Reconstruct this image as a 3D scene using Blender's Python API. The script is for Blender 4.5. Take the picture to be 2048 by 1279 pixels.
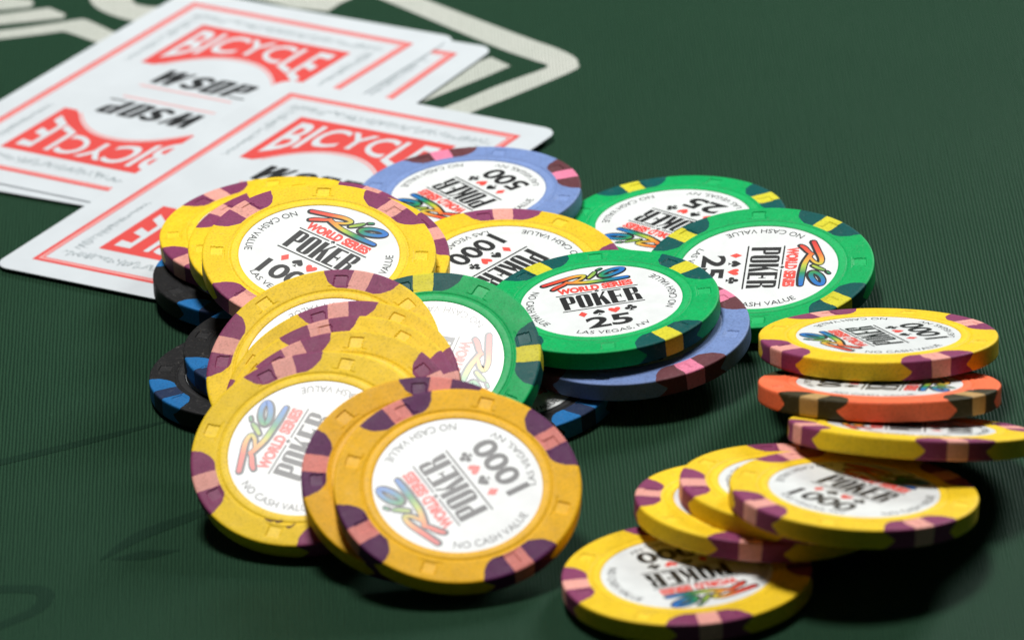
import bpy, bmesh, math, random
from mathutils import Vector, Matrix
import numpy as np

for o in list(bpy.data.objects):
    bpy.data.objects.remove(o, do_unlink=True)
MM = 0.001
scene = bpy.context.scene
COL = scene.collection

# ------------------------------------------------------------------ camera
cam_data = bpy.data.cameras.new('camera')
cam = bpy.data.objects.new('camera', cam_data)
COL.objects.link(cam)
scene.camera = cam
CAM_POS = Vector((0.0, -1203.646, 536.538)) * MM
FWD = Vector((0.0, 0.913365, -0.407142))
RIGHT = Vector((0.996952, -0.031763, -0.071255))
UP = Vector((0.078014, 0.405901, 0.910581))
rot = Matrix((RIGHT, UP, -FWD)).transposed()
cam.matrix_world = Matrix.Translation(CAM_POS) @ rot.to_4x4()
cam_data.sensor_width = 36.0
cam_data.lens = 15711.18 / 2048.0 * 36.0
cam_data.clip_start = 0.05
cam_data.clip_end = 50.0
cam_data.dof.use_dof = True
cam_data.dof.focus_distance = 1.300
cam_data.dof.aperture_fstop = 24.0
cam_data.dof.aperture_blades = 7

# ------------------------------------------------------------------ light
world = bpy.data.worlds.new('World')
scene.world = world
world.use_nodes = True
wb = world.node_tree.nodes['Background']
wb.inputs['Color'].default_value = (0.75, 0.88, 1.0, 1)
wb.inputs['Strength'].default_value = 0.024


def area_lamp(name, direction, dist, size, power, color, target=(0, -0.02, 0)):
    ld = bpy.data.lights.new(name, 'AREA')
    ld.shape = 'DISK'
    ld.size = size
    ld.energy = power
    ld.color = color
    lo = bpy.data.objects.new(name, ld)
    COL.objects.link(lo)
    d = Vector(direction).normalized()
    t = Vector(target)
    lo.location = t + d * dist
    lo.rotation_euler = (-d).to_track_quat('-Z', 'Y').to_euler()
    return lo


# big overhead lamp above and slightly behind the table, and a weak fill added to brighten the far right felt
area_lamp('overhead_lamp', (-0.075, 0.26, 0.955), 1.35, 0.32, 22.5, (1.0, 0.985, 0.965), (-0.02, -0.07, 0))
area_lamp('added_felt_fill', (0.46, 0.66, 0.58), 0.62, 0.20, 2.9, (0.94, 1.0, 0.97), (0.11, 0.13, 0))

scene.view_settings.view_transform = 'Standard'
scene.view_settings.look = 'None'
scene.view_settings.exposure = 0.0
scene.view_settings.gamma = 1.0
scene.view_settings.use_curve_mapping = False

POSES = {  # mm: centre of the top face x, y, z; tilt x, tilt y; turn of the edge spots; turn of the print
    'K1': (-40.715, 18.303, 4.672, 0.0363, 0.0054, 58.8, 30.8),
    'K2': (-41.133, -19.909, 3.488, 0.0071, 0.0115, 22.5, 85.3),
    'K4': (-3.27, -33.195, 3.337, -0.0034, -0.004, 48.1, 288.5),
    'G2': (28.805, 28.676, 3.469, -0.0137, 0.0021, 20.9, 135.2),
    'B1': (-5.765, 40.859, 6.531, -0.0002, -0.011, 14.1, 123.8),
    'G3': (41.807, -0.48, 6.418, -0.0134, -0.1264, 43.8, -98.5),
    'Y10': (0.242, 5.31, 7.688, 0.0772, -0.1169, 1.2, -133.7),
    'B2': (19.534, -25.438, 8.132, -0.0256, -0.0548, 29.4, 209.6),
    'K3': (-35.086, -18.931, 7.219, 0.0307, -0.0136, 30.2, 33.9),
    'Y1': (-39.327, 25.514, 9.518, -0.013, -0.0464, 33.5, 155.9),
    'Y1b': (-34.056, 11.283, 13.029, -0.0103, -0.1208, 49.5, 172.5),
    'Y1c': (-28.91, -2.793, 15.201, 0.0447, -0.215, 17.8, 57.5),
    'Y2': (-31.054, -7.71, 18.275, 0.0743, -0.2427, 43.8, -38.8),
    'G4': (14.935, -21.894, 12.023, -0.0088, -0.03, 35.1, 8.8),
    'G1': (-15.038, -40.724, 11.517, -0.1209, -0.4824, 86.7, -112.6),
    'Y3': (-31.1, -40.874, 13.268, -0.1491, -0.502, 66.5, 264.4),
    'Y4': (-28.414, -51.555, 12.026, -0.1477, -0.5156, 88.8, 40.9),
    'Y5': (-28.723, -58.073, 12.236, -0.1477, -0.5158, 8.1, 140.8),
    'Y6': (-29.533, -64.386, 12.481, -0.1475, -0.5156, 19.5, 186),
    'Y7': (-33.551, -70.996, 12.323, -0.1399, -0.5059, 11.4, 59.2),
    'Y8': (-15.629, -83.635, 12.027, 0.0348, -0.5336, 78.8, 155),
    'Y9': (-10.511, -90.343, 12.886, 0.0759, -0.4998, 29.7, 118.9),
    'Y17': (23.96, -109.352, 3.958, 0.0285, 0.0243, 7.9, -164.1),
    'Y15': (36.366, -91.11, 6.287, 0.1286, 0.1005, 83.3, 211.2),
    'Y14': (43.552, -90.752, 8.558, 0.1286, 0.1006, 4.4, 265.6),
    'Y13': (50.974, -101.551, 12.161, 0.133, 0.1123, 30.5, -41.3),
    'Y12': (61.657, -78.871, 11.559, 0.1387, 0.3317, 18.7, 86.1),
    'O1': (57.922, -60.674, 11.162, 0.0885, 0.2685, 51.2, -101.1),
    'Y11': (59.091, -42.503, 11.298, 0.0692, 0.1934, 27.7, 110.9),
}


# ------------------------------------------------------------------ helpers
def lin(r, g, b):
    def f(c):
        c /= 255.0
        return c / 12.92 if c <= 0.04045 else ((c + 0.055) / 1.055) ** 2.4
    return (f(r), f(g), f(b), 1.0)


def link(name, me, parent=None, mat=None):
    o = bpy.data.objects.new(name, me)
    COL.objects.link(o)
    if parent is not None:
        o.parent = parent
    if mat is not None and me is not None:
        if not me.materials:
            me.materials.append(mat)
    return o


def mesh_from(name, verts, faces, smooth=False, sharp=None):
    me = bpy.data.meshes.new(name)
    me.from_pydata([tuple(v) for v in verts], [], faces)
    me.validate()
    if smooth:
        me.polygons.foreach_set('use_smooth', [True] * len(me.polygons))
        if sharp:
            me.set_sharp_from_angle(angle=math.radians(sharp))
    me.update()
    return me


class Flat:
    """collects flat polygons (mm) at a height z; becomes one mesh"""

    def __init__(self):
        self.v, self.f = [], []

    def poly(self, pts, z=0.0):
        n = len(self.v)
        a = sum(pts[i][0] * pts[(i + 1) % len(pts)][1] - pts[(i + 1) % len(pts)][0] * pts[i][1] for i in range(len(pts)))
        if a < 0:
            pts = pts[::-1]
        self.v += [(x, y, z) for x, y in pts]
        self.f.append(list(range(n, n + len(pts))))

    def rect(self, x0, y0, x1, y1, z=0.0):
        self.poly([(x0, y0), (x1, y0), (x1, y1), (x0, y1)], z)

    def ring(self, outer, inner, z=0.0):
        n = len(outer)
        for i in range(n):
            j = (i + 1) % n
            self.poly([outer[i], outer[j], inner[j], inner[i]], z)

    def add(self, verts, faces, z=0.0):
        n = len(self.v)
        self.v += [(x, y, z) for x, y in verts]
        self.f += [[k + n for k in f] for f in faces]

    def stroke(self, pts, widths, z=0.0, n=10, closed=False):
        """smooth ribbon through pts"""
        P = catmull(pts, n, closed)
        W = catmull([(w, 0) for w in widths], n, closed)
        L, R = [], []
        m = len(P)
        for i in range(m):
            a = P[(i - 1) % m] if (closed or i > 0) else P[i]
            b = P[(i + 1) % m] if (closed or i < m - 1) else P[i]
            dx, dy = b[0] - a[0], b[1] - a[1]
            l = math.hypot(dx, dy) or 1.0
            nx, ny = -dy / l, dx / l
            w = max(W[i][0], 0.02) / 2
            L.append((P[i][0] + nx * w, P[i][1] + ny * w))
            R.append((P[i][0] - nx * w, P[i][1] - ny * w))
        for i in range(m if closed else m - 1):
            j = (i + 1) % m
            self.poly([L[i], L[j], R[j], R[i]], z)
        if not closed:
            for k, sgn in ((0, -1), (m - 1, 1)):
                a = P[1] if k == 0 else P[m - 2]
                th = math.atan2(P[k][1] - a[1], P[k][0] - a[0])
                w = max(W[k][0], 0.02) / 2
                self.poly([(P[k][0] + w * math.cos(th + t), P[k][1] + w * math.sin(th + t))
                           for t in [(-0.5 + q / 6) * math.pi for q in range(7)]], z)

    def mesh(self, name):
        return mesh_from(name, [(x * MM, y * MM, z * MM) for x, y, z in self.v], self.f)


def catmull(pts, n, closed=False):
    out = []
    m = len(pts)
    segs = m if closed else m - 1
    for i in range(segs):
        if closed:
            p = [pts[(i + k - 1) % m] for k in range(4)]
        else:
            p = [pts[max(i - 1, 0)], pts[i], pts[i + 1], pts[min(i + 2, m - 1)]]
        for q in range(n):
            t = q / n
            out.append(tuple(0.5 * (2 * p[1][k] + (p[2][k] - p[0][k]) * t + (2 * p[0][k] - 5 * p[1][k] + 4 * p[2][k] - p[3][k]) * t * t
                                    + (3 * p[1][k] - p[0][k] - 3 * p[2][k] + p[3][k]) * t ** 3) for k in range(2)))
    if not closed:
        out.append(tuple(pts[-1]))
    return out


_text_cache = {}


def text_geo(s, bold=0.0):
    """(verts, faces, width, height) of a line of text in the built-in font, lower left at 0,0"""
    key = (s, bold)
    if key in _text_cache:
        return _text_cache[key]
    cu = bpy.data.curves.new('t', 'FONT')
    cu.body = s
    cu.size = 1.0
    cu.offset = bold
    cu.resolution_u = 4
    cu.fill_mode = 'FRONT'
    ob = bpy.data.objects.new('t', cu)
    COL.objects.link(ob)
    dg = bpy.context.evaluated_depsgraph_get()
    dg.update()
    me = bpy.data.meshes.new_from_object(ob.evaluated_get(dg))
    vs = [(v.co.x, v.co.y) for v in me.vertices]
    fs = [list(p.vertices) for p in me.polygons]
    bpy.data.objects.remove(ob, do_unlink=True)
    bpy.data.curves.remove(cu)
    bpy.data.meshes.remove(me)
    x0 = min(v[0] for v in vs); x1 = max(v[0] for v in vs)
    y0 = min(v[1] for v in vs); y1 = max(v[1] for v in vs)
    vs = [(x - x0, y - y0) for x, y in vs]
    _text_cache[key] = (vs, fs, x1 - x0, y1 - y0)
    return _text_cache[key]


def place_text(flat, s, x0, y0, w, h, bold=0.0, z=0.0, shear=0.0, warp=None):
    vs, fs, tw, th = text_geo(s, bold)
    out = []
    for x, y in vs:
        u, v = x / tw, y / th
        X, Y = x0 + u * w + shear * v * h, y0 + v * h
        if warp:
            X, Y = warp(u, v)
        out.append((X, Y))
    flat.add(out, fs, z)


def arc_text(flat, s, mid_deg, span_deg, r_out, h, z=0.0, bold=0.0):
    """letters on a circle, feet outwards, running counter-clockwise"""
    vs, fs, tw, th = text_geo(s, bold)
    out = []
    for x, y in vs:
        a = math.radians(mid_deg + (x / tw - 0.5) * span_deg)
        r = r_out - y / th * h
        out.append((r * math.cos(a), r * math.sin(a)))
    # orientation is mirrored by the polar map only if radius falls with y while angle grows with x: keep faces upwards
    flat.add(out, fs, z)


# ------------------------------------------------------------------ materials
class NT:
    def __init__(self, name):
        self.m = bpy.data.materials.new(name)
        self.m.use_nodes = True
        self.t = self.m.node_tree
        self.b = self.t.nodes['Principled BSDF']

    def n(self, typ, **kw):
        nd = self.t.nodes.new(typ)
        for k, v in kw.items():
            if k.startswith('_'):
                setattr(nd, k[1:], v)
            else:
                nd.inputs[k].default_value = v
        return nd

    def l(self, a, b):
        self.t.links.new(a, b)

    def coords(self, per_object=True):
        tc = self.n('ShaderNodeTexCoord')
        if not per_object:
            return tc.outputs['Object']
        oi = self.n('ShaderNodeObjectInfo')
        mul = self.n('ShaderNodeMath', _operation='MULTIPLY')
        self.l(oi.outputs['Random'], mul.inputs[0])
        mul.inputs[1].default_value = 7.31
        add = self.n('ShaderNodeVectorMath', _operation='ADD')
        self.l(tc.outputs['Object'], add.inputs[0])
        self.l(mul.outputs[0], add.inputs[1])
        return add.outputs[0]

    def noise(self, vec, scale, detail=2.0, rough=0.5, dist=0.0):
        nd = self.n('ShaderNodeTexNoise', Scale=scale, Detail=detail, Roughness=rough, Distortion=dist)
        self.l(vec, nd.inputs['Vector'])
        return nd.outputs['Fac']

    def ramp(self, fac, stops):
        r = self.n('ShaderNodeValToRGB')
        el = r.color_ramp.elements
        el[0].position, el[0].color = stops[0]
        el[1].position, el[1].color = stops[-1]
        for p, c in stops[1:-1]:
            e = el.new(p)
            e.color = c
        self.l(fac, r.inputs['Fac'])
        return r.outputs['Color']

    def mix(self, fac, a, b, blend='MIX'):
        m = self.n('ShaderNodeMix', _data_type='RGBA', _blend_type=blend)
        for sock, val in ((m.inputs[0], fac), (m.inputs[6], a), (m.inputs[7], b)):
            if hasattr(val, 'links'):
                self.l(val, sock)
            else:
                sock.default_value = val
        return m.outputs[2]

    def bump(self, h, strength, dist):
        b = self.n('ShaderNodeBump', Strength=strength, Distance=dist)
        self.l(h, b.inputs['Height'])
        self.l(b.outputs['Normal'], self.b.inputs['Normal'])
        return b


def clay(name, rgb, grime=0.5, rough=0.50, spec=0.12):
    """pressed clay composite: faint mottling, scuffs, stipple"""
    k = NT(name)
    v = k.coords()
    c = lin(*rgb)
    dark = tuple(x * 0.91 for x in c[:3]) + (1,)
    lite = tuple(min(x * 1.06, 1) for x in c[:3]) + (1,)
    mott = k.ramp(k.noise(v, 260, 3, 0.6), [(0.30, dark), (0.55, c), (0.75, lite)])
    speck = k.ramp(k.noise(v, 2600, 2, 0.6), [(0.33, (0.70, 0.70, 0.70, 1)), (0.52, (1, 1, 1, 1))])
    oi = k.n('ShaderNodeObjectInfo')
    tone = k.ramp(oi.outputs['Random'], [(0.0, (0.90, 0.89, 0.88, 1)), (1.0, (1, 1, 1, 1))])
    mott = k.mix(1.0, mott, tone, 'MULTIPLY')
    col = k.mix(0.7, mott, speck, 'MULTIPLY')
    dirt = k.ramp(k.noise(v, 330, 7, 0.78, 0.8), [(0.62, (0, 0, 0, 1)), (0.82, (1, 1, 1, 1))])
    dm = k.n('ShaderNodeMath', _operation='MULTIPLY')
    k.l(dirt, dm.inputs[0])
    dm.inputs[1].default_value = grime
    grim = tuple(x * 0.45 + 0.01 for x in c[:3]) + (1,)
    col = k.mix(dm.outputs[0], col, grim)
    scuff = k.ramp(k.noise(v, 1100, 5, 0.8, 1.5), [(0.56, (0, 0, 0, 1)), (0.74, (0.20, 0.20, 0.20, 1))])
    col = k.mix(scuff, col, (0.42, 0.40, 0.36, 1))
    k.l(col, k.b.inputs['Base Color'])
    rr = k.n('ShaderNodeMapRange')
    rr.inputs['To Min'].default_value = rough - 0.1
    rr.inputs['To Max'].default_value = rough + 0.14
    k.l(k.noise(v, 420, 4, 0.6), rr.inputs['Value'])
    k.l(rr.outputs[0], k.b.inputs['Roughness'])
    k.b.inputs['Specular IOR Level'].default_value = spec
    k.bump(k.noise(v, 3200, 3, 0.6), 0.35, 0.00006)
    return k.m


def glossy_print(name, rgb, rough=0.48, coat=0.85):
    k = NT(name)
    v = k.coords()
    c = lin(*rgb)
    d = tuple(x * 0.93 for x in c[:3]) + (1,)
    k.l(k.ramp(k.noise(v, 300, 3, 0.6), [(0.35, d), (0.6, c)]), k.b.inputs['Base Color'])
    k.b.inputs['Roughness'].default_value = rough
    k.b.inputs['Coat Weight'].default_value = coat
    k.b.inputs['Specular IOR Level'].default_value = 0.2
    k.b.inputs['Coat Roughness'].default_value = 0.37
    k.bump(k.noise(v, 1900, 2, 0.5), 0.12, 0.00005)
    return k.m


KINDS = {
    'yellow': dict(body=(243, 204, 40), lobe=(136, 62, 100), stripe=(232, 164, 152), value='1000'),
    'yellow_lit': dict(body=(243, 184, 18), lobe=(92, 34, 84), stripe=(228, 136, 126), value='1000'),  # the yellow chip again, with the warmer light put into its colours
    'green': dict(body=(0, 172, 92), lobe=(2, 84, 82), stripe=(216, 208, 52), value='25'),
    'blue': dict(body=(118, 142, 194), lobe=(104, 60, 66), stripe=(232, 132, 164), value='500'),
    'black': dict(body=(36, 36, 37), lobe=(38, 114, 178), stripe=(40, 54, 84), value='100'),
    'orange': dict(body=(255, 120, 78), lobe=(62, 56, 36), stripe=(186, 150, 96), value='5000'),
}
for kn, kd in KINDS.items():
    kd['m_body'] = clay(kn + '_clay', kd['body'])
    kd['m_polish'] = clay(kn + '_polished_clay', tuple(min(255, c * 1.03 + 3) for c in kd['body']), 0.15, 0.5, 0.22)
    kd['m_lobe'] = clay(kn + '_spot_clay', kd['lobe'], 0.25)
    kd['m_stripe'] = clay(kn + '_stripe_clay', kd['stripe'], 0.25)
    kd['m_lobe_polish'] = clay(kn + '_polished_spot_clay', kd['lobe'], 0.12, 0.5, 0.2)
M_INLAY = glossy_print('inlay_white', (228, 231, 230))
M_BLACK = glossy_print('print_black', (8, 8, 9))
M_SMUDGE = clay('grime', (112, 78, 40), 0.6)
M_RED = glossy_print('print_red', (232, 74, 62))


def rainbow():
    k = NT('print_rainbow')
    tc = k.n('ShaderNodeTexCoord')
    sp = k.n('ShaderNodeSeparateXYZ')
    k.l(tc.outputs['Object'], sp.inputs[0])
    mr = k.n('ShaderNodeMapRange')
    mr.inputs['From Min'].default_value = -0.0080
    mr.inputs['From Max'].default_value = 0.0062
    k.l(sp.outputs['X'], mr.inputs['Value'])
    col = k.ramp(mr.outputs[0], [(0.0, lin(208, 44, 40)), (0.22, lin(236, 84, 48)), (0.40, lin(238, 164, 54)),
                                 (0.54, lin(176, 196, 60)), (0.70, lin(16, 140, 84)), (0.86, lin(10, 116, 178)), (1.0, lin(10, 104, 196))])
    k.l(col, k.b.inputs['Base Color'])
    k.b.inputs['Roughness'].default_value = 0.48
    k.b.inputs['Coat Weight'].default_value = 0.85
    k.b.inputs['Specular IOR Level'].default_value = 0.2
    k.b.inputs['Coat Roughness'].default_value = 0.37
    return k.m


M_RAINBOW = rainbow()


def felt(name, rgb_a, rgb_b, sheen=0.22):
    k = NT(name)
    v = k.coords(False)
    w = k.n('ShaderNodeTexWave', _wave_type='BANDS', _bands_direction='X', _wave_profile='SIN', Scale=1.0)
    mp = k.n('ShaderNodeMapping')
    # one rib every 0.59 mm along the table's long weave
    s = math.pi / 10 / 0.00059
    mp.inputs['Scale'].default_value = (s * 1.0, 60.0, 1.0)
    k.l(v, mp.inputs['Vector'])
    k.l(mp.outputs[0], w.inputs['Vector'])
    w.inputs['Distortion'].default_value = 2.2
    w.inputs['Detail'].default_value = 2.0
    w.inputs['Detail Scale'].default_value = 1.4
    a, b = lin(*rgb_a), lin(*rgb_b)
    fac = k.n('ShaderNodeMath', _operation='MULTIPLY_ADD')
    k.l(k.noise(v, 2600, 3, 0.7), fac.inputs[0])
    fac.inputs[1].default_value = 0.62
    rib = k.n('ShaderNodeMath', _operation='MULTIPLY')
    k.l(w.outputs['Fac'], rib.inputs[0])
    rib.inputs[1].default_value = 0.46
    k.l(rib.outputs[0], fac.inputs[2])
    col = k.ramp(fac.outputs[0], [(0.20, a), (0.86, b)])
    big = k.ramp(k.noise(v, 26, 4, 0.6), [(0.35, (0.88, 0.92, 0.90, 1)), (0.65, (1, 1, 1, 1))])
    col = k.mix(1.0, col, big, 'MULTIPLY')
    lint = k.ramp(k.noise(v, 1500, 2, 0.5), [(0.76, (0, 0, 0, 1)), (0.80, (1, 1, 1, 1))])
    col = k.mix(lint, col, tuple(min(1, x * 2.2 + 0.01) for x in b[:3]) + (1,))
    k.l(col, k.b.inputs['Base Color'])
    k.b.inputs['Roughness'].default_value = 0.5
    k.b.inputs['Specular IOR Level'].default_value = 0.05
    k.b.inputs['Specular Tint'].default_value = (0.50, 0.95, 0.70, 1)
    k.b.inputs['Sheen Weight'].default_value = sheen
    k.b.inputs['Sheen Roughness'].default_value = 0.45
    k.b.inputs['Sheen Tint'].default_value = (0.35, 0.95, 0.62, 1)
    k.bump(fac.outputs[0], 0.7, 0.00018)
    return k.m


M_FELT = felt('green_speed_cloth', (3, 12, 6), (38, 64, 45))
M_CREAM = felt('cream_cloth_print', (150, 151, 143), (206, 207, 199), 0.05)
M_DARKPRINT = felt('dark_cloth_print', (2, 9, 5), (27, 48, 34))


# ------------------------------------------------------------------ the table
S = 0.9
tm = mesh_from('table_felt', [(-S, -S, 0), (S, -S, 0), (S, S, 0), (-S, S, 0), (-S, -S, -0.012), (S, -S, -0.012), (S, S, -0.012), (-S, S, -0.012)],
               [(0, 1, 2, 3), (7, 6, 5, 4), (0, 4, 5, 1), (1, 5, 6, 2), (2, 6, 7, 3), (3, 7, 4, 0)])
table = link('table', tm, None, M_FELT)
table['kind'] = 'structure'
table['label'] = 'dark green ribbed speed cloth of the card table'


def marking(name, polys, mat, z):
    f = Flat()
    for p in polys:
        f.poly(p, z)
    return link(name, f.mesh(name), table, mat)


def strip(inner, outer):
    return [[inner[i], inner[i + 1], outer[i + 1], outer[i]] for i in range(len(inner) - 1)]


lo_ = [(-31, 165), (-19.3, 149.6), (-0.2, 123.4), (7.3, 114.4), (9.6, 111.9), (9.9, 110.6), (9.0, 109.4), (0.7, 103.4), (-7.9, 96.0), (-30, 78)]
hi_ = [(-25, 166), (-11.3, 147.9), (6.1, 125.9), (11.9, 119.0), (14.9, 114.2), (15.5, 111.0), (14.4, 107.6), (3.3, 97.9), (-3.6, 92.4), (-26, 74)]
marking('printed_line', strip(catmull(lo_, 6), catmull(hi_, 6)), M_CREAM, 0.06)
marking('printed_shape', [[(-0.1, 117.2), (3.3, 112.3), (-0.7, 108.6), (-12.1, 99.1), (-30, 86), (-32, 92)]], M_CREAM, 0.06)
marking('printed_letter', [[(-44, 172), (-26.5, 168), (-24.5, 152), (-27.2, 149.2), (-29.5, 145.7), (-36, 149), (-44, 156)]], M_CREAM, 0.06)
marking('printed_bar', [[(-112, 166), (-112, 160.2), (-90.6, 159.2), (-85.0, 159.6), (-84.3, 161.0), (-84.9, 163.4), (-90.7, 166)]], M_CREAM, 0.06)
marking('printed_bar', [[(-112, 157.8), (-90.5, 157.2), (-81.4, 158.5), (-78.2, 154.5), (-78.6, 152.8), (-90.4, 152.0), (-112, 151.5)]], M_CREAM, 0.06)
marking('printed_line', strip(catmull([(-112, 148), (-90.3, 149.1), (-79.7, 150.7), (-75.9, 151.5), (-74.0, 150.7), (-69.3, 144.2), (-60, 132)], 5),
                              catmull([(-112, 143.5), (-90.2, 144.8), (-80.6, 145.9), (-79.0, 146.2), (-77.7, 145.5), (-72.2, 139.3), (-63, 128)], 5)), M_CREAM, 0.06)
marking('printed_letter', strip(catmull([(-74, 172), (-74.2, 164), (-72.5, 156.7), (-67.5, 150.2), (-62, 147), (-50, 146)], 6),
                                catmull([(-66, 172), (-66.2, 164), (-65.6, 158), (-63.4, 155.6), (-60, 154.5), (-50, 154)], 6)), M_CREAM, 0.06)
# faint old ink lines on the near left of the cloth
f = Flat()
f.stroke([(-67.8, -80.4), (-61.5, -72.6), (-53, -66.6), (-48, -62)], [0.6, 3.0, 2.6, 0.5], 0.05)
link('faded_ink_mark', f.mesh('faded_ink_mark'), table, M_DARKPRINT)
f = Flat()
f.stroke([(-66, -80.6), (-61, -80.0), (-55.5, -79.2)], [0.5, 3.2, 0.4], 0.04)
link('faded_ink_mark', f.mesh('faded_ink_mark'), table, M_DARKPRINT)
f = Flat()
f.stroke([(-96, -86.5), (-84, -88.2), (-78, -89.4), (-76.3, -92.6), (-78.5, -97.5), (-86, -103), (-96, -108)], [2.5, 2.6, 2.8, 2.6, 2.4, 2.2, 2], 0.05)
link('faded_ink_mark', f.mesh('faded_ink_mark'), table, M_DARKPRINT)
f = Flat()
f.stroke([(-98, -46), (-84, -40.5), (-70, -35), (-56, -29)], [2, 2.2, 2.0, 0.6], 0.05)
link('faded_ink_mark', f.mesh('faded_ink_mark'), table, M_DARKPRINT)

# ------------------------------------------------------------------ the chip
R, T, RI = 19.45, 3.2, 13.35
R_IN = 15.35
HALF_STRIPE, HALF_SPOT = 1.78, 6.95


def profile():
    """rows (r, z, side?) from the inlay rim over the face, down the edge and under the chip"""
    rows = [(13.30, T - 0.20), (13.42, T - 0.04), (13.62, T), (14.55, T), (14.70, T - 0.03), (14.82, T - 0.10), (14.98, T - 0.10), (15.10, T - 0.03), (15.30, T - 0.01)]
    r = 15.45
    while r < 18.75:
        rows.append((r, T))
        r += 0.15
    rows += [(18.9, T), (19.12, T - 0.015), (19.28, T - 0.06), (19.38, T - 0.14), (19.44, T - 0.26)]
    for z in (0.82, 0.7, 0.58, 0.48, 0.38, 0.26, 0.16):
        rows.append((R, T * z))
    rows += [(19.44, 0.26), (19.38, 0.14), (19.28, 0.06), (19.05, 0.0), (15.0, 0.0)]
    return rows


def chip_meshes(notch_off, seed):
    rnd = random.Random(seed)
    rows = profile()
    ph = [rnd.uniform(0, 6.28) for _ in range(12)]

    def wob(s, k):
        return 0.07 * math.sin(1.7 * s + ph[k]) + 0.04 * math.sin(3.9 * s + ph[k + 4]) + 0.02 * math.sin(9 * s + ph[k + 8])

    nb, nl, ns = 84, 22, 12
    s = 0.0
    grid = []           # per row: list of angles for one quarter turn, centred on the spot at 0
    zones = []          # zone of each column
    cols = nl + ns + nl + nb
    for i, (r, z) in enumerate(rows):
        if i:
            s += math.hypot(r - rows[i - 1][0], z - rows[i - 1][1])
        under = i >= len(rows) - 2
        on_side = r > 19.4 and not under
        if r <= R_IN or i == len(rows) - 1:
            hp, hw0, hw1 = HALF_STRIPE, HALF_STRIPE + 0.03, HALF_STRIPE + 0.03
        else:
            t = max(0.0, min(1.0, (R - r) / (R - R_IN + 0.1)))
            e = max(0.0, 1 - t ** 1.25) ** 0.56
            hp = HALF_STRIPE * (1 - 0.10 * t) + 0.5 * wob(s, 0)
            w = HALF_STRIPE + (HALF_SPOT - HALF_STRIPE) * (0.10 + 0.90 * e)
            if on_side:
                q = abs(z / T - 0.45) / 0.45
                w -= 1.9 * max(0.0, 1 - q)
            hw0, hw1 = w + wob(s, 1), w + wob(s, 2)
        a = [-hw0 / r, -hp / r, hp / r, hw1 / r, math.pi / 2 - hw0 / r]
        ang = []
        for k, n in enumerate((nl, ns, nl, nb)):
            ang += [a[k] + (a[k + 1] - a[k]) * q / n for q in range(n)]
        grid.append(ang)
    zone_of = [1] * nl + [2] * ns + [1] * nl + [0] * nb

    def height(r, th):
        """depth of the moulded square notches"""
        d = 0.0
        if 15.35 < r < 18.3:
            a = (math.degrees(th) - notch_off) % 45.0
            if a > 22.5:
                a -= 45.0
            x = r * math.radians(a)
            if 15.95 < r < 18.1 and abs(x) < 1.12:
                d = 0.16
            elif 15.70 < r <= 15.95 and abs(x) < 1.95:
                d = 0.08
        return d

    nq = cols * 4
    V, notch = [], []
    for i, (r, z) in enumerate(rows):
        for q in range(4):
            for th in grid[i]:
                t2 = th + q * math.pi / 2
                notch.append(height(r, t2) > 0.1 if z > T - 0.02 else 13.6 <= r <= 14.6)
                notch[-1] = notch[-1] or (13.55 < r < 14.6)
                V.append((r * math.cos(t2) * MM, r * math.sin(t2) * MM, (z - (height(r, t2) if z > T - 0.02 else 0)) * MM))
    body_f, lobe_f, stripe_f = [], [], []
    for i in range(len(rows) - 1):
        rmid = 0.5 * (rows[i][0] + rows[i + 1][0])
        base_row = rmid <= R_IN + 0.1 or i >= len(rows) - 2
        if i == len(rows) - 2:
            base_row = True
        for c in range(nq):
            d = (c + 1) % nq
            fc = (i * nq + c, (i + 1) * nq + c, (i + 1) * nq + d, i * nq + d)
            zc = zone_of[c % cols]
            if base_row or zc == 0:
                body_f.append(fc)
            elif c < cols:
                (lobe_f if zc == 1 else stripe_f).append(fc)
    body_f.append(tuple((len(rows) - 1) * nq + c for c in range(0, nq))[::-1])

    def sub(name, faces):
        used = sorted({k for f in faces for k in f})
        mp = {k: n for n, k in enumerate(used)}
        me = mesh_from(name, [V[k] for k in used], [tuple(mp[k] for k in f) for f in faces], True, 28)
        me.polygons.foreach_set('material_index', [1 if len(f) == 4 and all(notch[k] for k in f) else 0 for f in faces])
        return me
    return sub('chip_body', body_f), sub('edge_spot', lobe_f), sub('spot_stripe', stripe_f)


# ---- printed label pieces (mm, on the inlay)
def suit(kind, cx, cy, s):
    def circ(x, y, r, n=14):
        return [(cx + s * (x + r * math.cos(2 * math.pi * k / n)), cy + s * (y + r * math.sin(2 * math.pi * k / n))) for k in range(n)]
    P = lambda pts: [(cx + s * x, cy + s * y) for x, y in pts]
    if kind == 'diamond':
        return [P([(0, -1), (0.72, 0), (0, 1), (-0.72, 0)])]
    if kind in ('heart', 'spade'):
        pts = [(0, -1.0), (0.45, -0.55), (0.85, -0.05), (0.97, 0.35), (0.85, 0.70), (0.55, 0.85), (0.25, 0.76), (0, 0.45)]
        pts = pts + [(-x, y) for x, y in pts[-2:0:-1]]
        if kind == 'heart':
            return [P(pts)]
        pts = [(x, -y * 0.85 + 0.18) for x, y in pts]
        stem = [(0.0, -0.2), (0.12, -0.75), (0.42, -1.0), (-0.42, -1.0), (-0.12, -0.75)]
        return [P(pts), P([(x, y - 0.02) for x, y in stem])]
    stem = [(-0.10, -0.1), (0.10, -0.1), (0.16, -0.7), (0.45, -1.0), (-0.45, -1.0), (-0.16, -0.7)]
    return [circ(0, 0.52, 0.43), circ(-0.52, -0.15, 0.43), circ(0.52, -0.15, 0.43), P(stem)]


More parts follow.
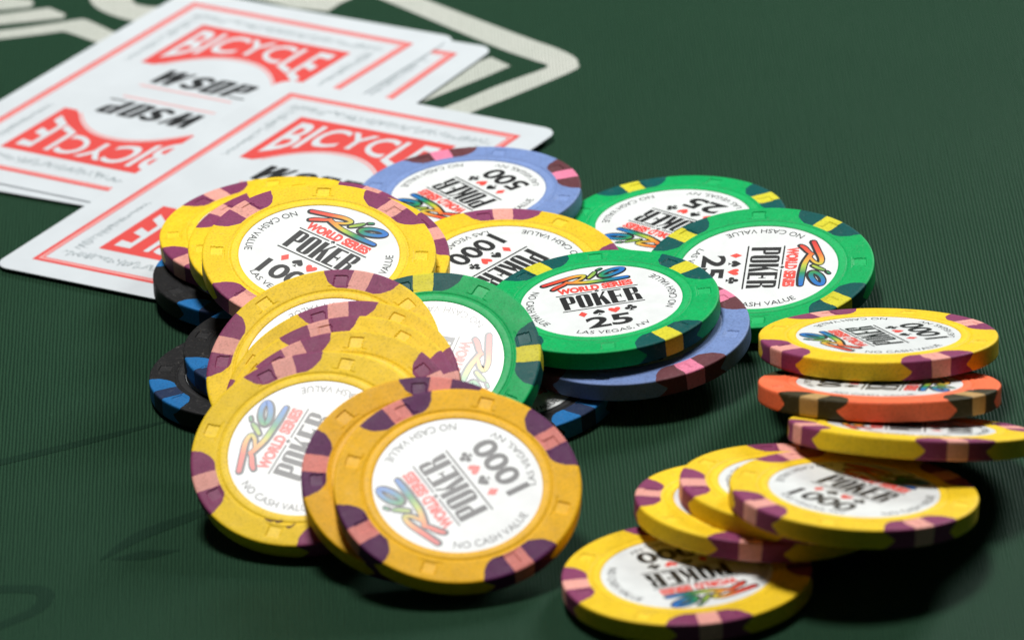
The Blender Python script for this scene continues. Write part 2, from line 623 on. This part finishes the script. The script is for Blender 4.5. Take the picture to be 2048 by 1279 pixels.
def poker_word(flat, x0, y0, w, h, z):
    """tall condensed poster letters with thin slab serifs"""
    lw = w / 5.22
    g = lw * 0.055

    def L(i):
        return x0 + i * (lw + g)
    q = lambda i, pts: flat.poly([(L(i) + x * lw, y0 + y * h) for x, y in pts], z)
    r = lambda i, a, b, c, d: q(i, [(a, b), (c, b), (c, d), (a, d)])
    # P
    r(0, 0.05, 0, 0.47, 1); r(0, 0.47, 0.91, 0.65, 1); r(0, 0.47, 0.40, 0.65, 0.49)
    q(0, [(0.65, 0.40), (0.86, 0.42), (0.98, 0.50), (0.98, 0.90), (0.86, 0.98), (0.65, 1)])
    # O
    q(1, [(0.03, 0.12), (0.14, 0.02), (0.42, 0.0), (0.42, 1.0), (0.14, 0.98), (0.03, 0.88)])
    q(1, [(0.58, 0.0), (0.86, 0.02), (0.97, 0.12), (0.97, 0.88), (0.86, 0.98), (0.58, 1.0)])
    r(1, 0.42, 0.0, 0.58, 0.07); r(1, 0.42, 0.93, 0.58, 1.0)
    # K
    r(2, 0.05, 0, 0.45, 1)
    q(2, [(0.45, 0.42), (0.52, 0.47), (0.60, 0.58), (1.0, 1), (0.82, 1), (0.45, 0.56)])
    q(2, [(0.52, 0.47), (0.66, 0), (1.06, 0), (0.76, 0.72), (0.60, 0.58)])
    # E
    r(3, 0.07, 0, 0.49, 1); r(3, 0.49, 0, 0.98, 0.08); r(3, 0.49, 0.92, 0.98, 1); r(3, 0.49, 0.46, 0.76, 0.54); r(3, 0.76, 0.38, 0.84, 0.62)
    # R
    r(4, 0.05, 0, 0.46, 1); r(4, 0.46, 0.91, 0.64, 1); r(4, 0.46, 0.46, 0.64, 0.54)
    q(4, [(0.64, 0.52), (0.86, 0.55), (0.97, 0.63), (0.97, 0.90), (0.86, 0.98), (0.64, 1)])
    q(4, [(0.62, 0), (1.04, 0), (0.97, 0.40), (0.86, 0.49), (0.64, 0.51)])


LOGO = [([(-8.0, 8.75), (-5.2, 9.65), (-2.6, 10.45), (-1.0, 10.35), (-1.5, 9.35), (-3.0, 8.5)], [0.95, 1.0, 0.95, 0.85, 0.7, 0.55]),
        ([(-6.8, 6.75), (-6.1, 7.35), (-4.7, 8.2), (-4.1, 8.9)], [0.75, 0.95, 0.8, 0.5]),
        ([(-3.9, 8.5), (-1.2, 7.75), (1.4, 7.55), (3.6, 7.5), (5.8, 7.55)], [0.95, 1.05, 1.1, 1.1, 0.85]),
        ([(-0.3, 9.2), (0.6, 10.3), (1.1, 11.1)], [0.6, 0.85, 0.55]),
        ([(1.7, 11.75), (2.25, 12.15)], [0.45, 0.38])]
LOGO_O = [(1.75, 9.35), (2.7, 10.55), (4.5, 11.25), (5.7, 10.95), (5.0, 9.95), (2.95, 9.05)]


def label_meshes(value):
    black, red, num, outl, logo = Flat(), Flat(), Flat(), Flat(), Flat()
    poker_word(black, -6.6, -1.6, 13.2, 5.0, 0.02)
    black.rect(-6.9, -2.30, 6.9, -2.02, 0.02)
    black.rect(-6.9, 3.80, -0.75, 4.06, 0.02)
    black.rect(0.75, 3.80, 6.9, 4.06, 0.02)
    for p in suit('spade', 0, 3.98, 0.42):
        black.poly(p, 0.021)
    place_text(red, 'WORLD SERIES', -6.3, 4.4, 12.6, 2.1, 0.06, 0.02)
    for p in suit('diamond', -3.9, -4.05, 1.05):
        red.poly(p, 0.02)
    for k, p in enumerate(suit('spade', -1.25, -4.05, 1.05)):
        black.poly(p, 0.02 + 0.002 * k)
    for p in suit('heart', 1.4, -4.05, 1.05):
        red.poly(p, 0.02)
    for k, p in enumerate(suit('club', 4.1, -4.05, 1.1)):
        black.poly(p, 0.02 + 0.002 * k)
    arc_text(black, 'LAS VEGAS, NV', -90, 62, 12.45, 1.30, 0.02)
    arc_text(black, 'NO CASH VALUE', 2, 66, 12.45, 1.30, 0.02)
    arc_text(black, 'NO CASH VALUE', 178, 66, 12.45, 1.30, 0.02)
    w = {2: 7.6, 3: 9.8, 4: 11.6}[len(value)]
    place_text(num, value, -w / 2 - 0.2, -9.75, w, 4.1, 0.030, 0.02)
    for k, (pts, wd) in enumerate(LOGO):
        outl.stroke([(x - 0.05, y - 0.13) for x, y in pts], [q * 0.92 + 0.56 for q in wd], 0.022 + 0.001 * k)
        logo.stroke(pts, [q * 0.80 for q in wd], 0.034 + 0.002 * k)
    outl.stroke([(x - 0.05, y - 0.13) for x, y in LOGO_O], [1.45, 1.5, 1.4, 1.4, 1.5, 1.5], 0.030, 8, True)
    logo.stroke(LOGO_O, [0.75, 0.72, 0.72, 0.85, 0.8, 0.8], 0.045, 8, True)
    return black.mesh('lettering'), red.mesh('red_lettering'), num.mesh('numeral'), outl.mesh('logo_outline'), logo.mesh('logo')


inlay_me = mesh_from('inlay', [((RI + 0.12) * MM * math.cos(2 * math.pi * k / 128), (RI + 0.12) * MM * math.sin(2 * math.pi * k / 128), 0) for k in range(128)], [list(range(128))])
inlay_me.materials.append(M_INLAY)
LABELS = {}
for value in sorted({k['value'] for k in KINDS.values()}):
    ms = label_meshes(value)
    for me, mt in zip(ms, (M_BLACK, M_RED, M_BLACK, M_BLACK, M_RAINBOW)):
        me.materials.append(mt)
    LABELS[value] = ms
CHIP = {}
for vi, (off, seed) in enumerate(((11.0, 4), (-3.0, 9))):
    base = chip_meshes(off, seed)
    for kn, kd in KINDS.items():
        ms = [me.copy() for me in base]
        for me, mts in zip(ms, ((kd['m_body'], kd['m_polish']), (kd['m_lobe'], kd['m_lobe_polish']), (kd['m_stripe'], kd['m_stripe']))):
            for mt in mts:
                me.materials.append(mt)
        CHIP[kn, vi] = ms


def chip_frame(tx, ty):
    n = Vector((tx, ty, 1)).normalized()
    x = Vector((1, 0, 0))
    x = (x - n * x.dot(n)).normalized()
    return x, n.cross(x), n


def poker_chip(key, kind, label, group=None, variant=0):
    px, py, pz, tx, ty, spot, turn = POSES[key]
    x, y, n = chip_frame(tx, ty)
    root = bpy.data.objects.new('poker_chip', None)
    root.empty_display_size = 0.01
    COL.objects.link(root)
    m = Matrix((x, y, n)).transposed().to_4x4()
    m.translation = (Vector((px, py, pz)) - n * T) * MM
    root.matrix_world = m
    root['label'] = label
    root['category'] = 'poker chip'
    root['group'] = group or (kind + ' poker chips of the pile')
    body_me, lobe_me, stripe_me = CHIP[kind, variant]
    b = link('body', body_me, root)
    b.rotation_euler = (0, 0, math.radians(spot))
    for q in range(4):
        s = link('edge_spot', lobe_me, root)
        s.rotation_euler = (0, 0, math.radians(spot + 90 * q))
        link('stripe', stripe_me, s)
    il = link('inlay', inlay_me, root)
    jit = random.Random(key)
    il.location = (jit.uniform(-0.12, 0.12) * MM, jit.uniform(-0.12, 0.12) * MM, (T - 0.13) * MM)
    il.rotation_euler = (0, 0, math.radians(turn))
    names = ('lettering', 'red_lettering', 'numeral', 'logo_outline', 'logo')
    for nm, me in zip(names, LABELS[KINDS[kind]['value']]):
        link(nm, me, il)
    if key == 'Y7':      # a dark scuff on the near side of its rim
        f = Flat()
        f.stroke([(-7.9, -12.75), (-7.0, -13.4), (-6.4, -13.4), (-5.8, -13.8), (-4.9, -13.7)], [0.15, 0.45, 0.2, 0.5, 0.1], 0, 6)
        sm = link('smudge', f.mesh('smudge'), root, M_SMUDGE)
        sm.location = (0, 0, (T + 0.012) * MM)
        f = Flat()
        f.stroke([(-4.5, -14.9), (-4.2, -15.2), (-3.6, -15.1), (-3.0, -14.5)], [0.1, 0.5, 0.35, 0.1], 0, 6)
        sm = link('smudge', f.mesh('smudge'), root, M_SMUDGE)
        sm.location = (0, 0, (T + 0.012) * MM)
    return root


CHIPS = [
    ('K1', 'black', 'black and blue chip on the front card, under the leaning yellow stack', 0),
    ('K2', 'black', 'black chip with blue spots flat on the cloth, lower of two beside the yellow fan', 0),
    ('K3', 'black', 'black chip resting on another black chip, tucked behind the yellow fan', 1),
    ('K4', 'black', 'black chip with blue spots on the cloth, mostly hidden under the blue chip', 0),
    ('G2', 'green', 'green 25 chip flat on the cloth, overlapped by the blue 500 chip', 1),
    ('B1', 'blue', 'light blue 500 chip lying over the corner of the front card', 0),
    ('G3', 'green', 'green 25 chip with its print sideways, leaning on the green chip behind it', 1),
    ('Y10', 'yellow', 'yellow 1000 chip lying between the blue 500 chip and the upright-reading green 25 chip', 0),
    ('B2', 'blue', 'light blue chip covered by a green 25 chip, only its near rim showing', 1),
    ('Y17', 'yellow', 'yellow 1000 chip flat on the cloth under the front of the three-chip yellow fan', 0),
    ('Y15', 'yellow', 'lowest yellow chip of the three-chip fan, resting on the flat yellow chip', 1),
    ('Y14', 'yellow', 'middle yellow chip of the three-chip fan beside the orange chip', 0),
    ('Y13', 'yellow', 'top yellow 1000 chip of the three-chip fan beside the orange chip', 1),
    ('Y12', 'yellow', 'yellow chip tipped backwards directly under the orange chip', 0),
    ('O1', 'orange', 'orange chip with dark olive edge spots tipped backwards between two yellow chips', 0),
    ('Y11', 'yellow', 'yellow 1000 chip lying on top of the orange chip', 1),
    ('Y1', 'yellow', 'lowest yellow chip of the leaning stack on the front card', 0),
    ('Y1b', 'yellow', 'second yellow chip up in the leaning stack on the front card', 1),
    ('Y1c', 'yellow', 'third yellow chip up in the leaning stack, poking out towards the blue 500 chip', 0),
    ('Y2', 'yellow', 'topmost yellow 1000 chip of the leaning stack on the front card', 1),
    ('G4', 'green', 'green 25 chip with its print upright, lying on a light blue chip', 0),
    ('G1', 'green', 'dusty green chip propped up at a slant behind the yellow fan', 0),
    ('Y3', 'yellow', 'rearmost yellow chip of the slanted fan, leaning on the stack and the slanted green chip', 0),
    ('Y4', 'yellow', 'second yellow chip from the back of the slanted fan', 0),
    ('Y5', 'yellow', 'third yellow chip from the back of the slanted fan', 1),
    ('Y6', 'yellow', 'fourth yellow chip from the back of the slanted fan', 0),
    ('Y7', 'yellow', 'yellow chip of the slanted fan with its rainbow logo showing and a dark smudge', 0),
    ('Y8', 'yellow_lit', 'yellow chip, warm light put into its colour, slanted under the large front 1000 chip', 0),
    ('Y9', 'yellow_lit', 'yellow 1000 chip, warm light put into its colour, with its whole face showing, topmost of the slanted fan', 1),
]
for key, kind, label, var in CHIPS:
    poker_chip(key, kind, label, None, var)

# ------------------------------------------------------------------ the cards
CW, CH, CT = 59.5, 88.9, 0.24


def card_paper(name, rgb, rough=0.6):
    k = NT(name)
    v = k.coords()
    c = lin(*rgb)
    d = tuple(x * 0.95 for x in c[:3]) + (1,)
    k.l(k.ramp(k.noise(v, 90, 3, 0.6), [(0.35, d), (0.6, c)]), k.b.inputs['Base Color'])
    k.b.inputs['Roughness'].default_value = rough
    k.b.inputs['Specular IOR Level'].default_value = 0.25
    k.bump(k.noise(v, 2200, 2, 0.5), 0.10, 0.00004)
    return k.m


M_CARD = card_paper('card_white', (195, 201, 205))
M_CRED = card_paper('card_red', (206, 70, 66))
M_CPINK = card_paper('card_pale_red', (216, 150, 148))
M_CBLACK = card_paper('card_black', (24, 26, 28))
M_CGREY = card_paper('card_grey', (150, 160, 164))


def rounded(w, h, r, n=7):
    pts = []
    for cx, cy, a0 in ((w - r, -r, 0), (r, -r, 90), (r, -h + r, 180), (w - r, -h + r, 270)):
        for k in range(n + 1):
            a = math.radians(a0 + 90 * k / n)
            pts.append((cx + r * math.cos(a), cy + r * math.sin(a)))
    return pts


def rect_pts(m0, m1=None):
    return [(m0, -m0), (CW - m0, -m0), (CW - m0, -CH + m0), (m0, -CH + m0)]


def card_print():
    """print of the whole back, and of one half (the other half is the same turned round)"""
    red, pale, grey = Flat(), Flat(), Flat()
    red.ring(rect_pts(5.0), rect_pts(5.75), 0.02)
    pale.ring(rect_pts(5.75), rect_pts(6.35), 0.02)
    red.ring(rect_pts(6.35), rect_pts(6.6), 0.02)
    banner, rim, white, black, line, grey = Flat(), Flat(), Flat(), Flat(), Flat(), Flat()
    cx = CW / 2
    rnd = random.Random(5)
    tr = lambda x, y: (cx + x, y)
    n = 24
    arch = lambda x: -24.2 - 8.6 * (abs(x) / 13.4) ** 2.2
    for k in range(n):          # straight top and sides, arched underside
        xa, xb = -16.6 + 33.2 * k / n, -16.6 + 33.2 * (k + 1) / n
        ya = arch(max(-13.4, min(13.4, xa))); yb = arch(max(-13.4, min(13.4, xb)))
        banner.poly([tr(xa, -13.4), tr(xb, -13.4), tr(xb, yb), tr(xa, ya)], 0.02)
    for k in range(n):
        xa, xb = -12.4 + 24.8 * k / n, -12.4 + 24.8 * (k + 1) / n
        rim.poly([tr(xa, arch(xa) - 0.35), tr(xb, arch(xb) - 0.35), tr(xb, arch(xb) - 0.95), tr(xa, arch(xa) - 0.95)], 0.02)

    def warp(u, v):
        x = -14.9 + 29.8 * u
        bot = -22.4 - 7.4 * (abs(x) / 14.9) ** 2.0
        return tr(x, bot + (-15.3 - bot) * v)
    place_text(white, 'BICYCLE', 0, 0, 1, 1, 0.018, 0.035, 0, warp)
    it = lambda x, y: tr(x + 0.24 * y, -40.0 + y)          # heavy slanted capitals W S O P, 6.3 mm tall
    H = 6.3
    for k, (xt, xb) in enumerate(((-10.4, -9.3), (-7.9, -9.0), (-7.9, -6.8), (-5.4, -6.5))):
        black.poly([it(xt - 0.2, H), it(xt + (1.35 if k % 2 == 0 else 0.75), H), it(xb + (1.35 if k % 2 == 0 else 0.75), 0), it(xb - 0.2, 0)], 0.020 + 0.002 * k)
    black.stroke([it(-0.1, 4.9), it(-1.3, 5.6), it(-2.7, 4.9), it(-2.4, 3.6), it(-0.9, 2.7), it(-0.6, 1.4), it(-1.9, 0.65), it(-3.3, 1.3)],
                 [1.3, 1.25, 1.5, 1.7, 1.7, 1.5, 1.25, 1.3], 0.02, 6)
    black.poly([it(0.9, 0.5), it(1.3, 0), it(2.5, 0), it(2.5, H), it(1.3, H), it(0.9, H - 0.5)], 0.02)
    black.poly([it(3.1, 0), it(4.3, 0), it(4.7, 0.5), it(4.7, H - 0.5), it(4.3, H), it(3.1, H)], 0.02)
    black.poly([it(2.5, 0), it(3.1, 0), it(3.1, 0.7), it(2.5, 0.7)], 0.02)
    black.poly([it(2.5, H - 0.7), it(3.1, H - 0.7), it(3.1, H), it(2.5, H)], 0.02)
    black.poly([it(5.6, 0), it(7.2, 0), it(7.2, H), it(5.6, H)], 0.02)
    black.poly([it(7.8, 2.5), it(9.0, 2.7), it(9.4, 3.3), it(9.4, H - 0.6), it(9.0, H), it(7.8, H)], 0.02)
    black.poly([it(7.2, 2.5), it(7.8, 2.5), it(7.8, 3.2), it(7.2, 3.2)], 0.02)
    black.poly([it(7.2, H - 0.7), it(7.8, H - 0.7), it(7.8, H), it(7.2, H)], 0.02)
    black.poly([tr(7.9, -40.0), tr(11.4, -40.0), tr(11.5, -39.5), tr(8.0, -39.5)], 0.022)
    line.poly([tr(-10.4, -42.0), tr(10.0, -42.0), tr(10.1, -41.5), tr(-10.3, -41.5)], 0.02)
    for side in range(3):       # fine grey scrollwork between border and banner
        for k in range(44 if side == 0 else 22):
            if side == 0:
                bx, by, hor = -20.6 + 41.2 * k / 43, -10.0, True
            else:
                bx, by, hor = (-19.9 if side == 1 else 19.9), -12.5 - 0.95 * k, False
            pts = []
            amp = 1.5 * (1 - 0.6 * (k / 22 if side else 0))
            for q in range(6):
                a = q * 1.25 + rnd.uniform(0, 6.28)
                dx, dy = (q - 2.5) * 0.28 + 0.3 * math.cos(a), amp * math.sin(a) * rnd.uniform(0.4, 1)
                if not hor:
                    dx, dy = dy, dx
                pts.append(tr(bx + dx, by + dy))
            grey.stroke(pts, [0.06, 0.16, 0.12, 0.18, 0.12, 0.06], 0.02 + 0.001 * (k % 6), 4)
    return (('border', red, M_CRED), ('border_tint', pale, M_CPINK)), \
        (('banner', banner, M_CRED), ('banner_rim', rim, M_CPINK), ('banner_lettering', white, M_CARD),
         ('wordmark', black, M_CBLACK), ('fine_line', line, M_CPINK), ('scrollwork', grey, M_CGREY))


CARD_PRINT, CARD_HALF = [], []
for src, dst in zip(card_print(), (CARD_PRINT, CARD_HALF)):
    for nm, fl, mt in src:
        me = fl.mesh(nm)
        me.materials.append(mt)
        dst.append((nm, me))


def card_mesh():
    o = rounded(CW, CH, 3.2)
    n = len(o)
    i_ = [(x + (0.12 if x < CW / 2 else -0.12), y + (-0.12 if y > -CH / 2 else 0.12)) for x, y in o]
    V = [(x * MM, y * MM, CT * MM) for x, y in i_] + [(x * MM, y * MM, (CT - 0.06) * MM) for x, y in o] + [(x * MM, y * MM, 0) for x, y in o]
    F = [list(range(n)), list(range(2 * n, 3 * n))[::-1]]
    for k in range(n):
        j = (k + 1) % n
        F.append([n + k, n + j, j, k])
        F.append([2 * n + k, 2 * n + j, n + j, n + k])
    me = mesh_from('card_stock', V, F)
    me.materials.append(M_CARD)
    return me


CARD_ME = card_mesh()


def playing_card(x, y, yaw, z_top, z_bot, label, printed=True):
    """x, y: top left corner in mm; z of the underside at the top and at the bottom edge"""
    root = bpy.data.objects.new('playing_card', None)
    root.empty_display_size = 0.02
    COL.objects.link(root)
    u = Vector((math.cos(yaw), math.sin(yaw), 0))
    w = Vector((-math.sin(yaw) * CH, math.cos(yaw) * CH, z_top - z_bot)).normalized()
    m = Matrix((u, w, u.cross(w))).transposed().to_4x4()
    m.translation = Vector((x, y, z_top)) * MM
    root.matrix_world = m
    root['label'] = label
    root['category'] = 'playing card'
    root['group'] = 'playing cards face down'
    link('stock', CARD_ME, root)
    for nm, me in CARD_PRINT:
        p = link(nm, me, root)
        p.location = (0, 0, CT * MM)
    for turned in (False, True):
        banner = None
        for nm, me in CARD_HALF:
            if nm in ('banner_rim', 'banner_lettering'):
                link(nm, me, banner)
                continue
            p = link(nm, me, root)
            p.location = (CW * MM, -CH * MM, CT * MM) if turned else (0, 0, CT * MM)
            p.rotation_euler = (0, 0, math.pi if turned else 0)
            if nm == 'banner':
                banner = p
    return root


playing_card(-54.9, 160.9, -0.598, 0.08, 0.08, 'lowest face-down card of the rear packet, only slivers of its white edge showing')
playing_card(-49.4, 152.3, -0.5655, 0.34, 0.33, 'face-down red-backed card fanned out from under the top card of the rear packet')
playing_card(-55.4, 160.4, -0.6203, 0.62, 0.60, 'face-down red-backed card on top of the rear packet, both banners showing')
playing_card(-37.8, 111.3, -0.6080, 1.20, 0.62, 'face-down red-backed card in front of the packet, half covered by chips')
